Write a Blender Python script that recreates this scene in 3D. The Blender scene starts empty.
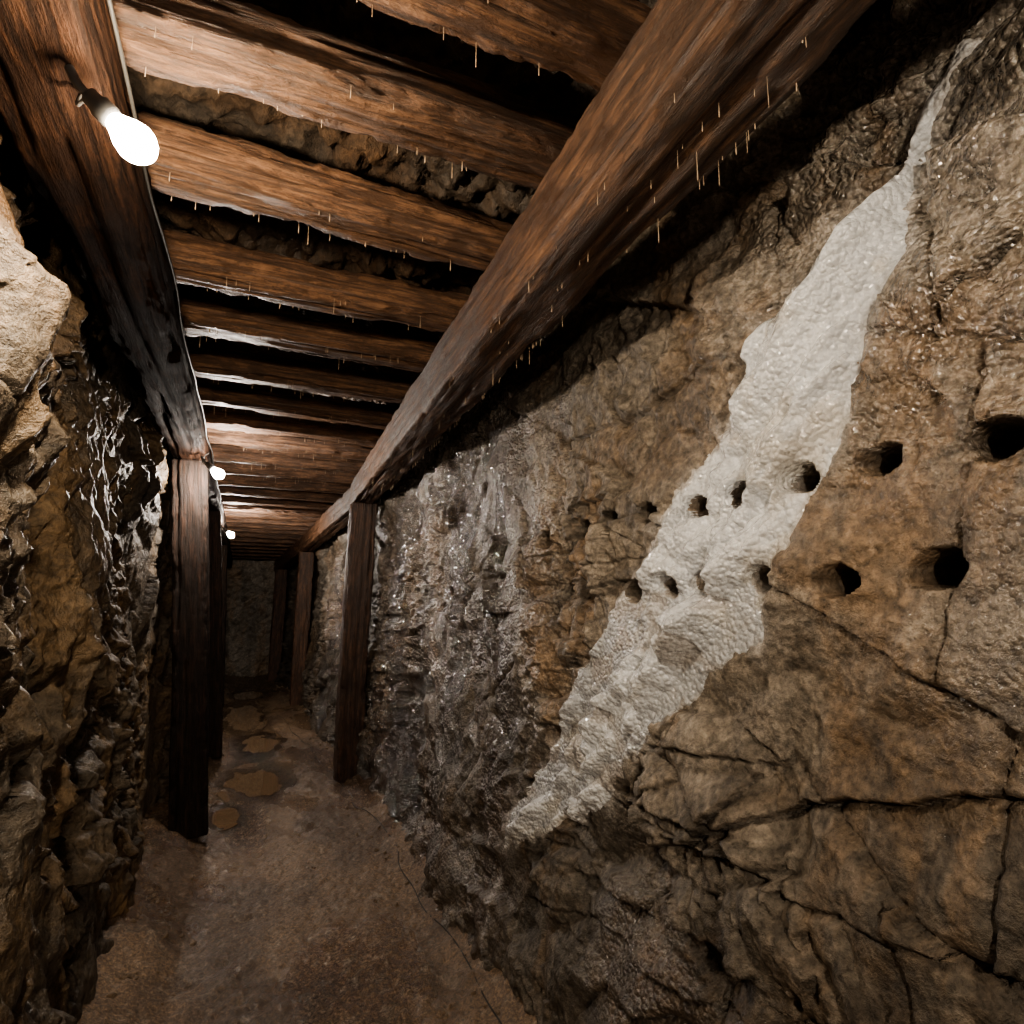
import bpy, math, random, bmesh
import numpy as np
from mathutils import Vector, Matrix
from mathutils import noise as mn
random.seed(7)
H = 1.5   # eye height above floor (m)

# ------------------------------------------------------------------ noise
def h2(ix, iy, seed):
    a = (ix.astype(np.int64)*374761393 + iy.astype(np.int64)*668265263 + seed*982451653) & 0xFFFFFFFF
    a = ((a ^ (a >> 13))*1274126177) & 0xFFFFFFFF
    a = ((a ^ (a >> 16))*2246822519) & 0xFFFFFFFF
    a = a ^ (a >> 15)
    return (a & 0xFFFFFF)/float(0xFFFFFF)
def vn(x, y, seed=0):
    ix=np.floor(x); iy=np.floor(y); fx=x-ix; fy=y-iy
    fx=fx*fx*fx*(fx*(fx*6-15)+10); fy=fy*fy*fy*(fy*(fy*6-15)+10)
    a=h2(ix,iy,seed); b=h2(ix+1,iy,seed); c=h2(ix,iy+1,seed); d=h2(ix+1,iy+1,seed)
    return (a*(1-fx)+b*fx)*(1-fy)*2+(c*(1-fx)+d*fx)*fy*2-1
def fbm(x, y, o=4, seed=0, g=.5):
    s=0; a=1; t=0
    for i in range(o):
        c,sn=math.cos(i*.7),math.sin(i*.7); k=2.03**i
        s=s+a*vn((x*c-y*sn)*k+i*13.7,(x*sn+y*c)*k+i*7.1,seed+i); t+=a; a*=g
    return s/t*1.5
def blocks(a, b, sx, sy, seed):
    """irregular coursed jointing: distance (m) to nearest joint, block randoms, local coords"""
    def course(t, rowkey, sd):
        i=np.floor(t)
        j=lambda k: .38*(h2(k,rowkey,sd)*2-1)
        i=np.where(t-i<j(i),i-1,i); i=np.where(t-i-1>j(i+1),i+1,i)
        lo=i+j(i); hi=i+1+j(i+1)
        return i,t-lo,hi-t
    z=np.zeros_like(a)
    r,l1,h1=course(b/sy,z,seed)
    off=h2(r,z,seed+7)*9
    # every course leans its own way
    c,l2,h2_=course(a/sx+off+(h2(r,z,seed+8)-.5)*1.1*(b/sy-r),r,seed+1)
    dist=np.minimum(np.minimum(l1,h1)*sy,np.minimum(l2,h2_)*sx)
    return dist,h2(c,r,seed+2),h2(c,r,seed+3),h2(c,r,seed+4),(l2-h2_)*.5,(l1-h1)*.5
def facet(x, y, seed=0, g=.8, k=.9):
    """piecewise fracture facets with sharp continuous arrises"""
    ix=np.floor(x); iy=np.floor(y); best=np.full(x.shape,99.)
    for i in (-1,0,1):
        for j in (-1,0,1):
            cx=ix+i; cy=iy+j
            ex=x-(cx+h2(cx,cy,seed)); ey=y-(cy+h2(cx,cy,seed+1))
            v=.7*(h2(cx,cy,seed+2)-.5)+g*((h2(cx,cy,seed+3)-.5)*ex+(h2(cx,cy,seed+4)-.5)*ey)*2+k*(ex*ex+ey*ey)
            best=np.minimum(best,v)
    return best-.1
def sst(a,b,x):
    t=np.clip((x-a)/(b-a),0,1); return t*t*(3-2*t)
def rot(u,v,a):
    c,s=math.cos(a),math.sin(a); return u*c+v*s,-u*s+v*c

def rock(u, v, seed, sc=1., amp=1., ang=.6, calm=0., joints=1.):
    """fractured rock relief: displacement, crack mask, slab random. calm: 0..1 smooths"""
    wu=u+.010*fbm(u*9,v*9,4,seed+50,.6); wv=v+.010*fbm(u*9,v*9,4,seed+60,.6)
    wu=wu+.045*fbm(u*1.4,v*1.4,2,seed+52); wv=wv+.045*fbm(u*1.4,v*1.4,2,seed+62)
    a,b=rot(wu,wv,ang)
    e1,r1,r2,r3,dx,dy=blocks(a,b,.62*sc,.36*sc,seed+1)
    d=.022*(r1-.5)*2+.08*((r2-.5)*dx+(r3-.5)*dy)
    on=sst(-.15,.4,fbm(u*1.9,v*1.9,3,seed+9))*joints
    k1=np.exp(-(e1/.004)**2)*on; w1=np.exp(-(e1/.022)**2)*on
    a2,b2=rot(wu,wv,-.12)
    e2,q1,q2,q3,dx2,dy2=blocks(a2,b2,.30*sc,.12*sc,seed+11)
    m=sst(-.35,.25,fbm(u*1.1+3,v*1.3,3,seed+21))
    d=d+m*(.022*(q1-.5)*2+.065*((q2-.5)*dx2+(q3-.5)*dy2))
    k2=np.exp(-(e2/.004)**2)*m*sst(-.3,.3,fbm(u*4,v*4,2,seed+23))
    # a third, finer family of slanted chips
    a4,b4=rot(wu,wv,.95)
    e4,p1,p2,p3,dx4,dy4=blocks(a4,b4,.13*sc,.05*sc,seed+81)
    m4=sst(-.1,.3,fbm(u*2.1+9,v*2.3,3,seed+85))
    d=d+m4*(.011*(p1-.5)*2+.038*((p2-.5)*dx4+(p3-.5)*dy4))
    a3,b3=rot(wu,wv,-.5)
    d=d-.050*facet(a/(.60*sc),b/(.42*sc),seed+31)
    d=d-.074*facet(a3/(.22*sc),b3/(.15*sc),seed+36,1.,.8)*(.40+.70*m)
    rg=sst(-.4,.5,fbm(u*1.9,v*1.6+9,3,seed+41))
    d=d+.038*facet(a2/(.085*sc),b2/(.060*sc),seed+43,1.,.8)*(.30+.80*rg)
    d=d-.017*facet(a/(.034*sc),b/(.027*sc),seed+47)*(.25+.8*rg)
    d=d+.03*fbm(u*1.0,v*1.2,3,seed+71)+.0045*fbm(u*16,v*16,4,seed+72,.65)
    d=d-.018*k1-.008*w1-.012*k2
    if not np.isscalar(calm):
        low=.03*fbm(u*1.0,v*1.2,3,seed+71)-.03*facet(a/(.60*sc),b/(.42*sc),seed+31)
        d=d*(1-calm)+low*calm; k1=k1*(1-calm); k2=k2*(1-calm)
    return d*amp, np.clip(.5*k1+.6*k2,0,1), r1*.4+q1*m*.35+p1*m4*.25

def mixc(a,b,t): return a*(1-t[...,None])+b*t[...,None]
def rock_color(u,v,seed,crack,slab,pal,stain=.6):
    dark,mid,ochre,grey=[np.array(c) for c in pal]
    u=u+.03*fbm(u*9,v*9,3,seed+3)
    c=mixc(np.broadcast_to(mid,u.shape+(3,)),grey,sst(-.4,.2,fbm(u*1.5,v*1.5,6,seed+10,.6)))
    c=mixc(c,ochre,.6*sst(.15,.65,fbm(u*3.1,v*2.2,6,seed+20,.62)))
    c=mixc(c,dark,.5*sst(.1,.6,fbm(u*11,v*11,5,seed+30,.7)))
    c=mixc(c,grey*1.4,.6*sst(.2,.65,fbm(u*6,v*6,6,seed+35,.7)))
    st=fbm(u*4.2,v*.9,5,seed+40,.6)
    c=mixc(c,dark,stain*sst(.08,.55,st))
    c=mixc(c,ochre*1.1,.5*sst(.15,.6,fbm(u*5.5+7,v*1.1,5,seed+45,.6)))
    c=c*(.65+.85*slab)[...,None]
    c=c*(.66+.68*(fbm(u*60,v*60,2,seed+55)*.5+.5))[...,None]
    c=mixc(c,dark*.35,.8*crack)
    return np.clip(c,0,1)

# ------------------------------------------------------------------ mesh utils
def link(o, parent=None):
    bpy.context.scene.collection.objects.link(o)
    if parent: o.parent=parent
    return o
def put_attrs(me,attrs):
    for k,a in attrs.items():
        if a.ndim and a.shape[-1]==3 and k=='col':
            c=np.ones((a.reshape(-1,3).shape[0],4),np.float32); c[:,:3]=a.reshape(-1,3)
            at=me.attributes.new(k,'FLOAT_COLOR','POINT'); at.data.foreach_set('color',c.ravel())
        else:
            at=me.attributes.new(k,'FLOAT','POINT'); at.data.foreach_set('value',a.ravel().astype(np.float32))
def grid_mesh(name, P, attrs=None, flip=False, mat=None, keep=None):
    nu,nv=P.shape[:2]
    co=P.reshape(-1,3).astype(np.float32)
    idx=np.arange(nu*nv).reshape(nu,nv)
    q=np.stack([idx[:-1,:-1],idx[1:,:-1],idx[1:,1:],idx[:-1,1:]],-1).reshape(-1,4)
    if flip: q=q[:,::-1]
    if keep is not None:
        kp=keep.ravel(); q=q[kp[q].all(1)]
        new=-np.ones(len(co),np.int64); used=np.unique(q); new[used]=np.arange(len(used))
        q=new[q]; co=co[used]
        attrs={k:(a.reshape(-1,3)[used] if k=='col' else a.ravel()[used]) for k,a in (attrs or {}).items()}
    me=bpy.data.meshes.new(name)
    me.vertices.add(len(co)); me.vertices.foreach_set('co',co.ravel())
    me.loops.add(q.size); me.loops.foreach_set('vertex_index',q.ravel().astype(np.int32))
    me.polygons.add(len(q)); me.polygons.foreach_set('loop_start',np.arange(0,q.size,4,dtype=np.int32))
    me.polygons.foreach_set('use_smooth',np.ones(len(q),bool))
    me.update(); me.validate()
    if attrs: put_attrs(me,attrs)
    if mat: me.materials.append(mat)
    return link(bpy.data.objects.new(name,me))
def py_mesh(name, vs, fs, mat=None, smooth=True, parent=None):
    me=bpy.data.meshes.new(name); me.from_pydata(vs,[],fs); me.update()
    if smooth:
        for p in me.polygons: p.use_smooth=True
    if mat: me.materials.append(mat)
    return link(bpy.data.objects.new(name,me),parent)

# ------------------------------------------------------------------ materials
class NT:
    def __init__(s,name):
        s.m=bpy.data.materials.new(name); s.m.use_nodes=True; s.t=s.m.node_tree
        s.b=s.t.nodes['Principled BSDF']
        s.co=s.t.nodes.new('ShaderNodeTexCoord').outputs['Object']
    def set(s,sock,v):
        if isinstance(v,bpy.types.NodeSocket): s.t.links.new(v,sock)
        else: sock.default_value=v
    def map(s,scale,src=None):
        n=s.t.nodes.new('ShaderNodeMapping'); n.inputs['Scale'].default_value=scale
        s.t.links.new(src or s.co,n.inputs['Vector']); return n.outputs[0]
    def noise(s,scale,detail=5,rough=.55,vec=None,dist=0):
        n=s.t.nodes.new('ShaderNodeTexNoise'); n.inputs['Scale'].default_value=scale
        n.inputs['Detail'].default_value=detail; n.inputs['Roughness'].default_value=rough
        n.inputs['Distortion'].default_value=dist
        s.t.links.new(vec or s.co,n.inputs['Vector']); return n.outputs['Fac']
    def vor(s,scale,feature='F1',vec=None,out='Distance'):
        n=s.t.nodes.new('ShaderNodeTexVoronoi'); n.feature=feature; n.inputs['Scale'].default_value=scale
        s.t.links.new(vec or s.co,n.inputs['Vector']); return n.outputs[out]
    def ramp(s,f,stops):
        n=s.t.nodes.new('ShaderNodeValToRGB'); e=n.color_ramp.elements
        while len(e)<len(stops): e.new(.5)
        for i,(p,c) in enumerate(stops):
            e[i].position=p; e[i].color=(c,c,c,1) if isinstance(c,(int,float)) else (*c,1)
        s.t.links.new(f,n.inputs[0]); return n.outputs[0]
    def mix(s,f,a,b,mode='MIX'):
        n=s.t.nodes.new('ShaderNodeMix'); n.data_type='RGBA'; n.blend_type=mode
        for k,v in ((0,f),(6,a),(7,b)):
            if isinstance(v,tuple) and len(v)==3: v=(*v,1)
            if k>0 and isinstance(v,(int,float)): v=(v,v,v,1)
            s.set(n.inputs[k],v)
        return n.outputs[2]
    def math(s,op,a,b=0.,c=None):
        n=s.t.nodes.new('ShaderNodeMath'); n.operation=op; s.set(n.inputs[0],a); s.set(n.inputs[1],b)
        if c is not None: s.set(n.inputs[2],c)
        return n.outputs[0]
    def attr(s,name,out='Fac'):
        n=s.t.nodes.new('ShaderNodeAttribute'); n.attribute_name=name; return n.outputs[out]
    def bump(s,h,strength,dist,prev=None):
        n=s.t.nodes.new('ShaderNodeBump'); n.inputs['Strength'].default_value=strength
        n.inputs['Distance'].default_value=dist; s.t.links.new(h,n.inputs['Height'])
        if prev: s.t.links.new(prev,n.inputs['Normal'])
        return n.outputs[0]
    def rnd(s):
        return s.t.nodes.new('ShaderNodeObjectInfo').outputs['Random']

def rock_mat(name, r_dry=.75, r_wet=.25, drops=0., bd=.011, coat=0.):
    k=NT(name)
    g=k.noise(55,4,.72)
    base=k.mix(.8,k.attr('col','Color'),k.ramp(g,[(.32,.3),(.5,.95),(.68,1.6)]),'MULTIPLY')
    k.set(k.b.inputs['Base Color'],base)
    w=k.attr('wet')
    k.set(k.b.inputs['Roughness'],k.math('MULTIPLY_ADD',w,r_wet-r_dry,r_dry))
    k.set(k.b.inputs['Specular IOR Level'],k.math('MULTIPLY_ADD',w,.6,.5))
    if drops>0:
        v=k.vor(75)
        dm=k.math('MULTIPLY',w,k.math('SUBTRACT',1.,v))
        h=k.math('MULTIPLY_ADD',dm,drops,g)
    else: h=g
    b=k.bump(h,1.,bd)
    k.set(k.b.inputs['Normal'],b)
    if coat:
        k.set(k.b.inputs['Coat Weight'],k.math('MULTIPLY',w,coat)); k.b.inputs['Coat Roughness'].default_value=.12
        k.b.inputs['Coat IOR'].default_value=2.0
        k.set(k.b.inputs['Coat Normal'],b)
    return k.m
M_right=rock_mat('rock_granite_brown',.6,.22,1.1,coat=1.)
M_left=rock_mat('rock_wet_dark',.55,.30,.0,.013)
M_ceil=rock_mat('rock_ceiling',.75,.4)

def wood_mat(name, light, mid, dark, lo=.4, r0=.34, r1=.62, spec=.5):
    k=NT(name)
    r=k.rnd()
    comb=k.t.nodes.new('ShaderNodeCombineXYZ'); k.set(comb.inputs[0],k.math('MULTIPLY',r,37.)); k.set(comb.inputs[1],k.math('MULTIPLY',r,19.))
    add=k.t.nodes.new('ShaderNodeVectorMath'); add.operation='ADD'; k.t.links.new(k.co,add.inputs[0]); k.t.links.new(comb.outputs[0],add.inputs[1])
    v=add.outputs[0]
    g=k.noise(1,6,.78,vec=k.map((4,70,70),src=v))
    bl=k.noise(1,6,.82,vec=k.map((6,14,14),src=v))
    c=k.ramp(g,[(.36,tuple(x*.4 for x in dark)),(.45,dark),(.53,mid),(.66,light)])
    c=k.mix(k.ramp(bl,[(.43,.9),(.52,0)]),c,tuple(x*lo for x in mid))
    c=k.mix(k.ramp(bl,[(.57,0),(.66,.45)]),c,tuple(x*1.3 for x in light))
    c=k.mix(1,c,k.ramp(r,[(0,.75),(1,1.15)]),'MULTIPLY')
    k.set(k.b.inputs['Base Color'],c)
    k.set(k.b.inputs['Roughness'],k.ramp(bl,[(.35,r0),(.6,r1)]))
    k.b.inputs['Specular IOR Level'].default_value=spec
    k.set(k.b.inputs['Normal'],k.bump(k.math('MULTIPLY_ADD',bl,1.2,g),1.,.012))
    return k.m
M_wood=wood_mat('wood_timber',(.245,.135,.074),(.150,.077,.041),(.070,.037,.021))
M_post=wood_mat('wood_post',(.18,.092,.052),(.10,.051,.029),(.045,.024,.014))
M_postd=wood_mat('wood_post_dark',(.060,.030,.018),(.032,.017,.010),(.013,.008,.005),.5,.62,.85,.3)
M_black=wood_mat('wood_beam_dimmed',(.042,.020,.011),(.024,.012,.007),(.009,.005,.0035),.5,.7,.9,.05)  # beam wood darkened in colour to hold down glare from the near lamp

k=NT('mud_floor')
g=k.noise(80,4,.76)
c=k.mix(.9,k.attr('col','Color'),k.ramp(g,[(.33,.25),(.52,1.),(.66,2.1)]),'MULTIPLY')
k.set(k.b.inputs['Base Color'],c)
k.set(k.b.inputs['Roughness'],k.math('MULTIPLY_ADD',k.attr('wet'),-.46,.58))
k.b.inputs['Specular IOR Level'].default_value=1.
k.set(k.b.inputs['Normal'],k.bump(g,1.,.012)); M_floor=k.m

k=NT('puddle_water')
k.b.inputs['Base Color'].default_value=(.20,.132,.080,1); k.set(k.b.inputs['Roughness'],k.ramp(k.noise(6,2),[(.3,.01),(.7,.03)]))
k.b.inputs['IOR'].default_value=1.8; k.b.inputs['Specular IOR Level'].default_value=1.
M_pud=k.m

k=NT('calcite_flow_white')
g=k.noise(34,4,.7)
c=k.mix(.25,k.attr('col','Color'),k.ramp(g,[(.3,.4),(.5,1.)]),'MULTIPLY')
k.set(k.b.inputs['Base Color'],c)
k.set(k.b.inputs['Roughness'],k.ramp(g,[(.38,.18),(.65,.4)]))
k.b.inputs['Specular IOR Level'].default_value=.9
b=k.bump(k.math('MULTIPLY_ADD',k.vor(75),-.7,g),1.,.011)
k.set(k.b.inputs['Normal'],b)
k.b.inputs['Subsurface Weight'].default_value=.15; k.b.inputs['Subsurface Radius'].default_value=(.008,.008,.008); k.b.inputs['Subsurface Scale'].default_value=1.
k.b.inputs['Coat Weight'].default_value=1.; k.b.inputs['Coat Roughness'].default_value=.08; k.b.inputs['Coat IOR'].default_value=2.0; k.set(k.b.inputs['Coat Normal'],b)
M_flow=k.m

def simple(name,col,rough=.5,metal=0,emit=None,es=0,trans=0):
    k=NT(name); k.b.inputs['Base Color'].default_value=(*col,1)
    k.set(k.b.inputs['Roughness'],k.ramp(k.noise(30,2),[(.3,max(0,rough-.08)),(.7,min(1,rough+.08))]))
    k.b.inputs['Metallic'].default_value=metal; k.b.inputs['Transmission Weight'].default_value=trans
    if emit: k.b.inputs['Emission Color'].default_value=(*emit,1); k.b.inputs['Emission Strength'].default_value=es
    return k.m
M_sock=simple('socket_bakelite',(.02,.02,.02),.4)
M_cab=simple('cable_rubber',(.03,.028,.025),.55)
M_drip=simple('water_drip',(.55,.42,.30),.12)
M_tri=simple('painted_steel',(.05,.05,.055),.4,.6)

# ------------------------------------------------------------------ tunnel axis profiles
def xr(y): return np.interp(y,[-3,5,9.6,13.5],[1.12,1.12,1.0,.82])
def xl(y): return np.interp(y,[-3,1,4,13.5],[-.50,-.50,-.53,-.55])
ZR=([-3,5.43,9.6,12.6,14],[.85,.85,.71,.58,.55])      # underside of right beam (above eye level)
ZL=([-3,4.5,9,13,14],[.90,.92,.80,.62,.6])
def ysteps(y0,y1,f):
    out=[y0]
    while out[-1]<y1: out.append(out[-1]+f(out[-1]))
    return np.array(out)

# drill holes  (y, z rel. eye, radius)
HOLES=[(.567,.268,.038),(.780,.279,.034),(.955,.272,.031),(1.134,.262,.032),(1.283,.252,.031),(1.473,.261,.031),
(1.69,.262,.033),(1.895,.257,.034),(2.185,.243,.037),(.684,.055,.038),(.863,.038,.032),(1.058,.046,.031),(1.239,.049,.034),
(1.384,.042,.033),(1.577,.028,.033),(1.854,.021,.035),(2.077,.031,.036),(3.5,.05,.038),(3.85,.04,.038),(4.2,.05,.038),(3.7,-.04,.036),(.36,.29,.04)]
def hole_mask(Y,Z,grow=1.):
    m=np.zeros(Y.shape)
    for i,(hy,hz,r) in enumerate(HOLES):
        s=(abs(Y-hy)<.15)&(abs(Z-hz)<.15)
        if not s.any(): continue
        yy=(Y[s]-hy)/1.38; zz=Z[s]-hz
        a=np.arctan2(zz,yy)
        rr=r*grow*(1+.06*np.sin(a*2+i*1.7)+.05*np.sin(a*3+i)+.03*np.sin(a*7+i*2))
        m[s]=np.maximum(m[s],1-sst(.86,1.06,np.sqrt(yy*yy+zz*zz)/rr))
    return m

# outline of the white deposit (y, z rel. eye), surveyed on a vertical plane 1.12 m off axis
Lp=[(.545,1.0),(.60,.96),(.640,.91),(.672,.85),(.765,.80),(.92,.70),(1.07,.657),(1.125,.502),(1.225,.394),(1.33,.29),(1.53,.12),(1.77,-.10),(2.03,-.36),(2.19,-.55),(2.40,-.774),(2.56,-.93),(2.60,-1.02),(2.74,-1.14)]
Rp=[(.525,.985),(.578,.940),(.615,.885),(.638,.83),(.655,.769),(.690,.677),(.735,.574),(.80,.43),(.868,.318),(.94,.198),(1.05,.024),(1.11,-.10),(1.28,-.20),(1.43,-.34),(1.70,-.54),(1.94,-.73),(2.20,-.88),(2.42,-.97),(2.56,-1.04),(2.70,-1.15)]
poly=np.array(Lp+Rp[::-1])
_s=(1.12+.06*poly[:,1]-.06*sst(-.55,-1.4,poly[:,1])-.01)/1.12     # the face leans outwards with height
poly=poly*_s[:,None]
def sdist(Y,Z):
    d=np.full(Y.shape,9.); ins=np.zeros(Y.shape,bool); n=len(poly)
    for i in range(n):
        a=poly[i]; b=poly[(i+1)%n]; e=b-a
        wy=Y-a[0]; wz=Z-a[1]; t=np.clip((wy*e[0]+wz*e[1])/(e@e+1e-12),0,1)
        d=np.minimum(d,np.hypot(wy-t*e[0],wz-t*e[1]))
        c=((a[1]>Z)!=(b[1]>Z)); xx=(b[0]-a[0])*(Z-a[1])/((b[1]-a[1])+1e-12)+a[0]
        ins^=(c&(Y<xx))
    return np.where(ins,d,-d)
def flow_sd(Y,Z):
    sd=sdist(Y+.016*fbm(Y*9,Z*9,4,500),Z+.016*fbm(Y*9,Z*9,4,510))
    return sd+.022*fbm(Y*15,Z*8,4,520,.65)*sst(.65,1.2,Y)+.006*fbm(Y*22,Z*22,3,521)

# long open joints with overhanging upper lips  (polyline y,z ; depth)
LEDGES=[([(.30,-.26),(.614,-.331),(1.0,-.426),(1.3,-.60),(1.6,-.737)],.034),
        ([(.30,-.50),(.61,-.57),(.947,-.62),(1.2,-.60),(1.45,-.64)],.040),
        ([(.9,-.86),(1.3,-.95),(1.8,-1.0),(2.2,-1.10)],.03),
        ([(1.3,-.30),(1.5,-.42),(1.62,-.60)],.02),
        ([(.45,.62),(.62,.56),(.70,.42)],.02),
        ([(1.0,.62),(1.25,.66),(1.55,.60),(2.1,.66)],.018)]
def ledge(Y,Z):
    d=np.zeros(Y.shape); c=np.zeros(Y.shape)
    for i,(pl,dep) in enumerate(LEDGES):
        py=[p[0] for p in pl]; pz=[p[1] for p in pl]
        zc=np.interp(Y,py,pz)+.018*fbm(Y*6,Y*0+i*3.3,4,800+i,.6)
        f=sst(py[0]-.1,py[0]+.1,Y)*sst(py[-1]+.12,py[-1]-.12,Y)*(.55+.45*vn(Y*5,Y*0+i,820+i))
        h=zc-Z     # positive below the joint
        d-=dep*f*np.where(h>0,np.exp(-h/.09),0)
        d+=.35*dep*f*np.where(h<=0,np.exp(h/.05),0)
        k=f*np.exp(-((h-.003)/.006)**2); d-=.02*k; c=np.maximum(c,k*.7)
    return d,c

def right_surf(Y,Z,sd):
    calm=sst(-.03,.03,sd)*.9
    d,c,s=rock(Y,Z,3,sc=1.,amp=1.,ang=.5,calm=calm,joints=.85)
    dl,cl=ledge(Y,Z); d=d+dl*(1-calm); c=np.maximum(c,cl*(1-calm))
    low=sst(-.55,-1.4,Z)
    led=.05*vn(Y*.9,Z*5+Y*.6,91)
    return xr(Y)+.06*Z-d-low*(.06+led),c,s

PAL_R=((.048,.036,.025),(.225,.170,.118),(.275,.182,.106),(.28,.242,.196))
PAL_L=((.022,.015,.010),(.125,.086,.050),(.205,.13,.06),(.125,.102,.076))
PAL_C=((.018,.012,.007),(.075,.044,.024),(.11,.06,.028),(.07,.053,.038))

ys=np.concatenate([np.arange(-2.6,.25,.035),ysteps(.25,.45,lambda y:.0065),ysteps(.4501,2.4,lambda y:.0050),ysteps(2.4055,13.5,lambda y:.0066*max(1,(y/3.2))**1.45)])
zs=np.concatenate([np.arange(-1.62,-.1,.0062),np.arange(-.1,.42,.0048),np.arange(.42,1.55,.0062)])
Y,Z=np.meshgrid(ys,zs,indexing='ij')
sd=np.full(Y.shape,-9.); near=(Y>.4)&(Y<2.95); sd[near]=flow_sd(Y[near],Z[near])
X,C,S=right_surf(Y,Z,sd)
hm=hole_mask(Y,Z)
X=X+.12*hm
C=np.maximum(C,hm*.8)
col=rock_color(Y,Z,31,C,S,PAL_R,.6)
wet=np.clip(.60+1.1*fbm(Y*1.3,Z*.8,4,700),0,1)
dk=sst(2.1,2.8,Y)*sst(6.,4.2,Y)*sst(-.45,.15,fbm(Y*3,Z*1.2,4,710))
wet=np.maximum(wet,dk)
col=mixc(col,np.array((.050,.036,.025)),.70*dk)
wet=np.maximum(wet,.95*sst(1.6,.7,Y)*sst(.0,.45,Z))          # dripping zone around the seep
col=col*(1-.42*sst(-.15,-.9,Z))[...,None]*(1-.25*sst(3.,6.,Y))[...,None]         # silt-stained foot of the wall, darker far end
# thin white mineral bloom round the deposit and its run-off
bloom=np.exp(-np.clip(-sd,0,9)/.022)*sst(-.2,.5,fbm(Y*14,Z*9,4,720))*.55
tr=np.exp(-((Y-2.50-.05*(Z+1.1)+.03*vn(Z*6,Z*0+3.,5))/.018)**2)*sst(-1.55,-1.3,Z)*sst(-.9,-1.05,Z)*.45
glint=.22*sst(.2,.7,fbm(Y*8,Z*8,4,730,.65))*sst(2.2,3.,Y)*sst(6,4,Y)  # painted white glints standing in for lamp highlights on wet rock
col=mixc(col,np.array((.62,.60,.58)),np.clip(bloom+tr+glint,0,.9)*(1-hm))
col=col*(1-.6*hm)[...,None]  # hole insides darkened in colour to deepen their shade
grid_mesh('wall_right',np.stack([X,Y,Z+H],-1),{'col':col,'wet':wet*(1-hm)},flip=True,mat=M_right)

# white deposit --------------------------------------------------------------
fy=ysteps(.48,2.95,lambda y:.0040*max(1,y**.8)); fz=np.arange(-1.25,1.10,.0044)
Y,Z=np.meshgrid(fy,fz,indexing='ij')
sd=flow_sd(Y,Z)
Xs,_,_=right_surf(Y,Z,sd)
t=sst(-.002,.075,sd); t0=sst(-.002,.02,sd)
al=(Y*.72-Z*.69); ac=(Y*.69+Z*.72)
low=sst(.85,1.4,Y)
fl=fbm(al*2.2+.15*fbm(Y*5,Z*5,2,539),ac*13,2,540)            # drapery ribs running down the flow
fl2=fbm(al*6,ac*34,2,541)
fa=facet(Y*8,Z*8,533,.4,1.2); fb=facet(Y*21,Z*19,535,.4,1.2)
th=.006*t0+.032*t+.050*t*fl+.017*t*fl2*(1-.4*low)
th=th-.060*t*fa*(.30+.85*low)-.024*t0*fb*(.2+.9*low)
cav=sst(.25,.6,fbm(Y*7.5,Z*9,2,560))*low
th=th-.024*cav*t+.003*t0*fbm(Y*30,Z*30,2,546)
off=np.where(sd>0,np.maximum(th,.003)+.001,sd*1.0)-.17*np.clip(hole_mask(Y,Z,1.05)*1.2,0,1)
w_=np.array((.93,.965,1.0)); g_=np.array((.68,.71,.75)); t_=np.array((.70,.63,.50))
col=mixc(np.broadcast_to(w_,Y.shape+(3,)),g_,.55*sst(-.05,.5,fbm(al*3,ac*12,5,580,.65)))
col=mixc(col,g_*.72,.7*sst(.0,-.45,fl))                     # shade painted into hollows between ribs for relief, plus their wet translucency
col=mixc(col,t_,.45*sst(.25,.7,fbm(al*4,ac*9+5,5,590,.6)))
col=mixc(col,g_*.7,.35*sst(.15,.6,fbm(Y*16,Z*16,4,591,.65)))
col=mixc(col,np.array((.40,.31,.21)),.55*np.clip(sst(.020,.0,sd)*(.4+fbm(Y*9,Z*9,3,595)),0,1))
col=mixc(col,np.array((.48,.40,.32)),.45*cav)
grid_mesh('calcite_flow',np.stack([Xs-off,Y,Z+H],-1),{'col':col},flip=True,mat=M_flow,keep=(sd>-.012))

# left wall : rougher, bulging slabs ------------------------------------------
ysl=np.concatenate([np.arange(-2.6,.7,.04),ysteps(.7,13.5,lambda y:.0075*max(1,(y/4.0))**1.4)])
zsl=np.arange(-1.62,1.55,.0078)
Y,Z=np.meshgrid(ysl,zsl,indexing='ij')
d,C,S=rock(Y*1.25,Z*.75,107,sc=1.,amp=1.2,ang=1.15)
X=xl(Y)+d-.05*Z
X=X+.09*np.exp(-((Y-1.50)/.30)**2-((Z-.45)/.34)**2)-.05*sst(.6,.95,Z)
X=X-.11*np.exp(-((Y-2.02)/.16)**2)*sst(-.6,.3,Z)
X=X+.09*np.exp(-((Y-2.5)/.3)**2-((Z-.0)/.45)**2)
X=X+.05*np.exp(-((Z+1.3)/.3)**2)
X=np.where(X>-.29,-.29+.3*(X+.29),X)
X=np.minimum(X,-.25)
gp=np.zeros(X.shape)
for py_ in (4.5,6.6,9.6): gp=np.maximum(gp,np.exp(-((Y-py_)/.22)**4))
X=X*(1-gp)+np.minimum(X,-.50)*gp
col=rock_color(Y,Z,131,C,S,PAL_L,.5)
wet=np.clip(.55+.9*fbm(Y*2,Z*.9,4,750),0,1)
wet=wet*(.55+.45*sst(.2,-.2,Z))*(1-.85*sst(2.0,3.,Y))
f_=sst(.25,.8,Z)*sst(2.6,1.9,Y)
col=col*(1-f_[...,None]*np.array((.58,.67,.76)))*(1-.45*sst(2.6,3.6,Y)*sst(-.1,.5,Z))[...,None]   # upper slabs darkened and tinted in colour to offset lamp glare
grid_mesh('wall_left',np.stack([X,Y,Z+H],-1),{'col':col,'wet':np.clip(wet,0,1)},mat=M_left)

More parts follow.
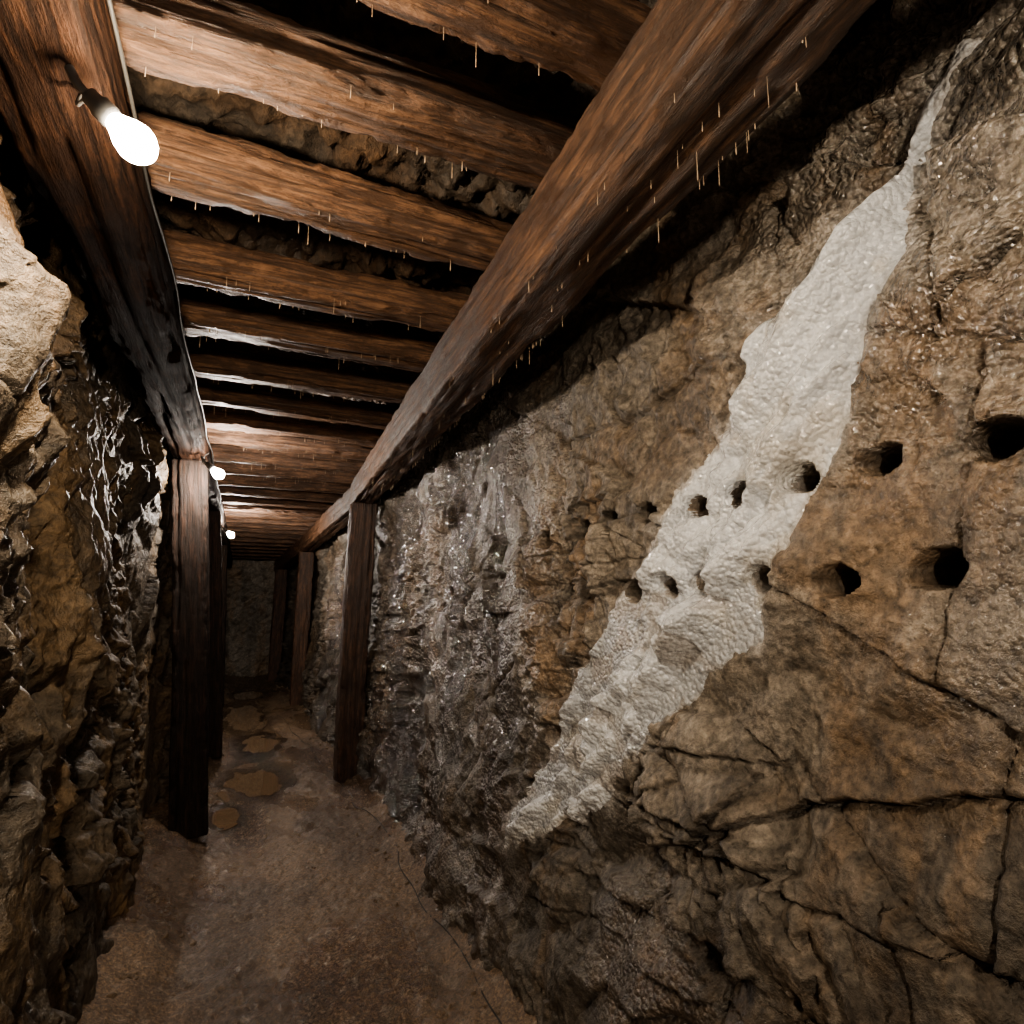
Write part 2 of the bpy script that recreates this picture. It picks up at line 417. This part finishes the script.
# ceiling
xs=np.arange(-.85,1.5,.012); ysc=np.concatenate([np.arange(-2.6,.2,.05),ysteps(.2,13.6,lambda y:.012*max(1,y/3))])
Xc,Yc=np.meshgrid(xs,ysc,indexing='ij')
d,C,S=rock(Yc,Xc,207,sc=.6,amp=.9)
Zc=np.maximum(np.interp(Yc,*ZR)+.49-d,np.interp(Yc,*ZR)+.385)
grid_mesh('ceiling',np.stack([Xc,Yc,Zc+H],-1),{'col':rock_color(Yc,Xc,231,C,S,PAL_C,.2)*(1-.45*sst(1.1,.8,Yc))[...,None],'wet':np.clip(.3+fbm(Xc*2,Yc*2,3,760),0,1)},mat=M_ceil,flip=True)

# end walls
for nm,yy,sg in (('wall_back',13.35,1),('wall_front',-2.5,-1)):
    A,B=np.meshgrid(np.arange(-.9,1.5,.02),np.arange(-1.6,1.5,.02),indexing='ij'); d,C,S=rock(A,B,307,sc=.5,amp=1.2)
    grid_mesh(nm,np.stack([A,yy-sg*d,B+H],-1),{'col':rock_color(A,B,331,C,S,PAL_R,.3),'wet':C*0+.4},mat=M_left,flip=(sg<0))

# floor -----------------------------------------------------------------------
PUD=[(.17,5.75,.20,.44),(.24,7.2,.17,.50),(.06,9.0,.22,.9),(-.05,4.98,.09,.2),(.14,10.8,.2,.5)]
xs=np.arange(-.75,1.3,.010); ysf=np.concatenate([np.arange(-2.6,1.2,.03),ysteps(1.2,13.6,lambda y:.010*max(1,y/3))])
Xf,Yf=np.meshgrid(xs,ysf,indexing='ij')
def pq(x,y,px,py,a,b,i=0):
    return np.sqrt(((x-px)/a)**2+((y-py)/b)**2)+.35*fbm(x*7,y*4,3,450)
def floor_z(x,y):
    z=.024*fbm(x*2,y*1.3,4,401)+.014*fbm(x*11,y*9,4,402,.6)+.007*fbm(x*38,y*38,3,403,.7)
    z=z+.15*sst(-.05,-.5,x)+.10*sst(.80,1.1,x)-.02*np.exp(-((x-.25)/.3)**2)
    for px,py,a,b in PUD:
        q=pq(x,y,px,py,a,b)
        z=z*(1-.8*(1-sst(.9,1.9,q)))-.030*(1-sst(.5,1.4,q))
    return z
Zf=floor_z(Xf,Yf)
wet=np.clip(.6+1.1*fbm(Xf*2.2,Yf*1.1,5,410,.6),0,1)
wet=np.maximum(wet,.9*np.exp(-((Xf-.1)/.3)**2)*sst(2.6,5,Yf))
pw=np.zeros(Xf.shape)
for px,py,a,b in PUD: pw=np.maximum(pw,1-sst(1.,2.2,pq(Xf,Yf,px,py,a,b)))
wet=np.maximum(wet,pw)
col=mixc(np.broadcast_to(np.array((.25,.165,.10)),Xf.shape+(3,)),np.array((.145,.093,.058)),sst(-.4,.4,fbm(Xf*3,Yf*2,5,420)))
col=mixc(col,np.array((.40,.32,.24)),.5*sst(.25,.7,fbm(Xf*25,Yf*25,4,430,.7)))
col=col*(1-.3*wet)[...,None]*(1-.55*pw)[...,None]
grid_mesh('floor',np.stack([Xf,Yf,Zf],-1),{'col':col,'wet':wet},mat=M_floor)
for i,(px,py,a,b) in enumerate(PUD):
    zc=float(floor_z(np.array([px]),np.array([py]))[0])+.018
    n=60; vs=[(px,py,zc)]
    for j in range(n):
        t=2*math.pi*j/n; rr=1.5
        vs.append((px+a*rr*math.cos(t),py+b*rr*math.sin(t),zc))
    py_mesh('puddle',vs,[(0,1+j,1+(j+1)%n) for j in range(n)],M_pud)

# ------------------------------------------------------------------ timbers
def timber(name,p0,p1,w,h,seed,mat,roll=0.,amp=.006,chip=.012):
    p0=Vector(p0); p1=Vector(p1); L=(p1-p0).length
    n=max(24,int(L/.012)); n=min(n,420); per=64
    pts=[]
    for i in range(per):
        t=(i+.5)/per*4; s=int(t); f=(t-s)*2-1
        q=((f,-1),(1,f),(-f,1),(-1,-f))[s]
        k=(abs(q[0])**20+abs(q[1])**20)**(1/20)
        pts.append((q[0]/k*w/2,q[1]/k*h/2))
    pts=np.array(pts)
    u=np.linspace(0,L,n+1); th=np.arange(per)/per
    U,T=np.meshgrid(u,th,indexing='ij')
    def ring(fu,ft,o,sd,g=.5):
        a=fbm(U*fu,T*ft,o,sd,g); b=fbm(U*fu,(T-1)*ft,o,sd,g); return a*(1-T)+b*T
    d=amp*ring(2.5,10,4,seed)+.0045*ring(3,50,4,seed+5,.7)
    gr=ring(1.2,34,3,seed+15); d=d-.014*sst(.28,.5,gr)          # long splits along the grain
    corner=np.clip((np.hypot(pts[:,0]/(w/2),pts[:,1]/(h/2))-1.08)/.3,0,1)[None,:]
    d=d-chip*corner*np.clip(ring(7,6,5,seed+9,.65)+.2,0,1)*2.0
    nr=pts/np.linalg.norm(pts,axis=1)[:,None]
    bow=.010*np.sin(U/L*math.pi*1.3+seed)
    V=np.stack([U,pts[None,:,0]+d*nr[None,:,0]+bow*.6,pts[None,:,1]+d*nr[None,:,1]+bow*.3],-1).reshape(-1,3)
    vs=V.tolist(); fs=[]
    for i in range(n):
        for j in range(per):
            j2=(j+1)%per
            fs.append((i*per+j,i*per+j2,(i+1)*per+j2,(i+1)*per+j))
    for i,st in ((0,True),(n,False)):
        c=len(vs); m=V[i*per:(i+1)*per].mean(0); vs.append((m[0]+(-.004 if st else .004),m[1],m[2]))
        for j in range(per):
            a,b=i*per+j,i*per+(j+1)%per
            fs.append((c,b,a) if st else (c,a,b))
    o=py_mesh(name,vs,fs,mat)
    ex=(p1-p0).normalized(); up=Vector((0,0,1)) if abs(ex.z)<.8 else Vector((0,1,0))
    ey=up.cross(ex).normalized(); ez=ex.cross(ey)
    R=Matrix((ex,ey,ez)).transposed().to_4x4()
    o.matrix_world=Matrix.Translation(p0)@R@Matrix.Rotation(roll,4,'X')
    return o
hb=.22
def zr(y): return float(np.interp(y,*ZR))
def zl(y): return float(np.interp(y,*ZL))
timber('longitudinal_beam',(.56,-2.4,H+.85+hb/2),(.935,5.55,H+.85+hb/2),.20,hb,11,M_wood,chip=.008)
timber('longitudinal_beam',(.945,5.555,H+.845+hb/2),(.81,9.65,H+.71+hb/2),.20,hb,12,M_wood)
timber('longitudinal_beam',(.81,9.655,H+.705+hb/2),(.60,13.2,H+.57+hb/2),.20,hb,13,M_wood)
hl=.17
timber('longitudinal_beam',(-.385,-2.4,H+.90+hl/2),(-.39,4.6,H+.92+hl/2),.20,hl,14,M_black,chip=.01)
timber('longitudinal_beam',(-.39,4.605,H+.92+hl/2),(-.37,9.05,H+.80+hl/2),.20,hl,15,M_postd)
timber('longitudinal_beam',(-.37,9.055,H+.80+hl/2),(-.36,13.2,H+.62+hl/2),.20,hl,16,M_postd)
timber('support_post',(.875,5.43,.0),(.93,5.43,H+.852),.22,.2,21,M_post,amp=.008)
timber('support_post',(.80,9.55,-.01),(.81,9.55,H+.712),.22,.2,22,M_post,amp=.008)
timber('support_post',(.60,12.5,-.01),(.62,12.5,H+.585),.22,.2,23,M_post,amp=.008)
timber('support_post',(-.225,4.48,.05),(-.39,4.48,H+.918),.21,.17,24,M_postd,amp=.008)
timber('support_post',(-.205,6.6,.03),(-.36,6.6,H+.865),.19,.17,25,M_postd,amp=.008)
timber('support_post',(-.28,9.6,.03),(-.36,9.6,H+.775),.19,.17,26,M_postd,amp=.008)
rear=[-1.9,-1.35,-.85,-.4,.08,.56,.985,1.31,1.745,2.25,2.70,3.22]
y=3.72
while y<13: rear.append(y); y+=random.uniform(.44,.56)
cross=[]
for i,yy in enumerate(rear):
    w=random.uniform(.125,.155); h=random.uniform(.115,.14); yc=yy-w/2
    xR=float(np.interp(yc,[-3,5.5,9.6,13],[.55,.93,.81,.61]))+.12
    a=random.uniform(-.02,.02)
    zL_=H+zl(yc)+hl+.002+h/2; zR_=H+zr(yc)+hb+.002+h/2
    timber('crossbeam',(-.50,yc+a,zL_),(xR,yc-a,zR_),w,h,40+i,M_wood,roll=random.uniform(-.04,.04),amp=.007,chip=.016)
    cross.append((yc,w,zL_-h/2,zR_-h/2,xR))

# ------------------------------------------------------------------ hanging water drips
vs=[];fs=[]
def drip(x,y,z,l,r):
    b=len(vs); n=5
    for (t,q) in ((0,.5),(.35,.45),(.8,1.),(.95,.7)):
        for j in range(n):
            a=2*math.pi*j/n; vs.append((x+r*q*math.cos(a),y+r*q*math.sin(a),z-l*t))
    vs.append((x,y,z-l))
    for k_ in range(3):
        for j in range(n): fs.append((b+k_*n+j,b+(k_+1)*n+j,b+(k_+1)*n+(j+1)%n,b+k_*n+(j+1)%n))
    for j in range(n): fs.append((b+3*n+j,b+4*n,b+3*n+(j+1)%n))
for (yc,w,za,zb,xR) in cross:
    if yc<.3 or yc>6: continue
    for _ in range(18):
        t=random.random(); x=-.26+t*(xR-.32+.26)
        z=za+(zb-za)*(x+.5)/(xR+.5)
        drip(x,yc+random.choice((-1,1,1))*w*.36+random.uniform(-.01,.01),z+.006,random.uniform(.010,.034)*(1 if random.random()<.8 else 1.9),random.uniform(.0008,.0014))
for _ in range(150):
    y=random.uniform(.3,4.5); xc=.56+(y+2.4)/7.95*.375
    drip(xc+random.choice((-.085,.085,.085,0,.03)),y,H+.858,random.uniform(.010,.034)*(1 if random.random()<.85 else 2.2),random.uniform(.0006,.0012))
py_mesh('water_drips',vs,fs,M_drip)

# ------------------------------------------------------------------ lamps
def lathe(prof,n):
    v=[];f=[]
    for (r,z) in prof:
        for j in range(n):
            a=2*math.pi*j/n; v.append((r*math.cos(a),r*math.sin(a),z))
    for i in range(len(prof)-1):
        for j in range(n): f.append((i*n+j,i*n+(j+1)%n,(i+1)*n+(j+1)%n,(i+1)*n+j))
    return v,f
def cable(name,pts,r,mat,parent=None):
    cu=bpy.data.curves.new(name,'CURVE'); cu.dimensions='3D'; cu.bevel_depth=r; cu.bevel_resolution=2
    sp=cu.splines.new('BEZIER'); sp.bezier_points.add(len(pts)-1)
    for bp,c in zip(sp.bezier_points,pts):
        bp.co=c; bp.handle_left_type=bp.handle_right_type='AUTO'
    cu.materials.append(mat); return link(bpy.data.objects.new(name,cu),parent)
def bulb(root,watts,col,flip=1):
    R=.034; area=4*math.pi*R*R
    m=simple('bulb_glow',(.9,.9,.9),.3,0,col,watts/(math.pi*area))
    prof=[(.0005,-.036),(.012,-.034),(.024,-.025),(.032,-.012),(.034,.002),(.030,.018),(.021,.034),(.0135,.050)]
    v,f=lathe(prof,16); v=[(a,b,c*flip) for a,b,c in v]; f=f if flip>0 else [q[::-1] for q in f]
    py_mesh('bulb',v,f,m,parent=root)
    prof=[(.0135,.046),(.018,.048),(.02,.055),(.02,.075),(.016,.082),(.015,.098),(.006,.104),(.0005,.105)]
    v,f=lathe(prof,20); v=[(a,b,c*flip) for a,b,c in v]; f=f if flip>0 else [q[::-1] for q in f]
    py_mesh('socket',v,f,M_sock,parent=root)
def lamp(x,y,z,watts,col):
    root=bpy.data.objects.new('hanging_light_bulb',None); link(root); root.location=(x,y,z)
    root.rotation_euler=(0,-.85,0)                    # socket screwed up into the beam's edge
    bulb(root,watts,col)
    cable('bracket',[(0,0,.095),(0,0,.12),(.01,0,.15)],.008,M_sock,root)
    cable('flex',[(0,0,.10),(-.015,.03,.115),(.03,.06,.15),(.07,.10,.155)],.0035,M_cab,root)
lamp(-.222,1.135,H+.795,33,(1,.82,.61))
lamp(-.20,4.22,H+.80,48,(1,.90,.80))
lamp(-.18,7.4,H+.72,66,(1,.90,.80))
# work light on a tripod further back in the drift
root=bpy.data.objects.new('tripod_work_light',None); link(root); root.location=(-.12,-.95,H+.40)
bulb(root,70,(1,.85,.67),-1)
fz0=-(H+.40)
cable('pole',[(0,0,-.1),(0,0,-.6),(0,0,fz0+.35)],.012,M_tri,root)
for a in (.3,2.4,4.5):
    cable('leg',[(0,0,fz0+.75),(.14*math.cos(a),.14*math.sin(a),fz0+.4),(.28*math.cos(a),.28*math.sin(a),fz0+.03)],.009,M_tri,root)

pts=[]
for i,y in enumerate(np.arange(-2.3,12.6,.28)):
    pts.append((-.274+.004*math.sin(i*2.1),y,H+zl(y)+.11+.015*math.sin(i*1.3)))
cable('lamp_wiring',pts,.004,M_cab)
pts=[]
for i,y in enumerate(np.arange(.8,9,.25)):
    x=.90+.02*math.sin(i*1.1)+.012*math.sin(i*2.7)-max(0,y-4.4)*.09
    pts.append((x,y,float(floor_z(np.array([x]),np.array([y]))[0])+.003))
cable('floor_cable',pts,.0028,M_cab)

# ------------------------------------------------------------------ rubble at wall feet
vs=[];fs=[]
bm=bmesh.new(); bmesh.ops.create_icosphere(bm,subdivisions=2,radius=1); iv=[v.co.copy() for v in bm.verts]; iff=[[v.index for v in f.verts] for f in bm.faces]; bm.free()
for i in range(420):
    side=random.random()<.5
    y=random.uniform(1.2,12)
    x=(random.uniform(-.38,-.1) if side else float(xr(y))-random.uniform(.14,.38))
    if side and any(abs(y-q)<.25 for q in (4.48,6.6,9.6)): continue
    if not side and any(abs(y-q)<.25 for q in (5.43,9.55,12.5)): continue
    s=random.uniform(.003,.016)*(1.7 if random.random()<.08 else 1)
    z=float(floor_z(np.array([x]),np.array([y]))[0])+s*.2
    b=len(vs); o=Vector((random.random()*50,)*3); R=Matrix.Rotation(random.random()*6,3,'Z')@Matrix.Rotation(random.random()*6,3,'X')
    sc=Vector((1,random.uniform(.6,1),random.uniform(.45,.8)))
    for v in iv:
        q=v*(1+.45*mn.noise(v*1.3+o)); q=R@Vector((q.x*sc.x,q.y*sc.y,q.z*sc.z)); vs.append((x+q.x*s,y+q.y*s,z+q.z*s))
    fs+= [[b+j for j in f] for f in iff]
ru=py_mesh('rubble',vs,fs,M_ceil,smooth=False)
put_attrs(ru.data,{'col':np.tile(np.array((.20,.14,.09)),(len(vs),1)),'wet':np.full(len(vs),.4)})

# ------------------------------------------------------------------ world / camera
w=bpy.data.worlds.new('world'); bpy.context.scene.world=w; w.use_nodes=True
w.node_tree.nodes['Background'].inputs[0].default_value=(0,0,0,1); w.node_tree.nodes['Background'].inputs[1].default_value=0
cam=bpy.data.cameras.new('camera'); co=bpy.data.objects.new('camera',cam); link(co)
cam.sensor_width=36; cam.lens=36*600/1024; cam.clip_start=.02
psi=math.radians(23.8); p=math.radians(8.34)
co.location=(0,0,H); co.rotation_euler=(math.pi/2+p,0,-psi)
bpy.context.scene.camera=co
try:
    vs_=bpy.context.scene.view_settings
    vs_.look='AgX - Medium High Contrast'; vs_.exposure=.35
except Exception as e: print('look',e)
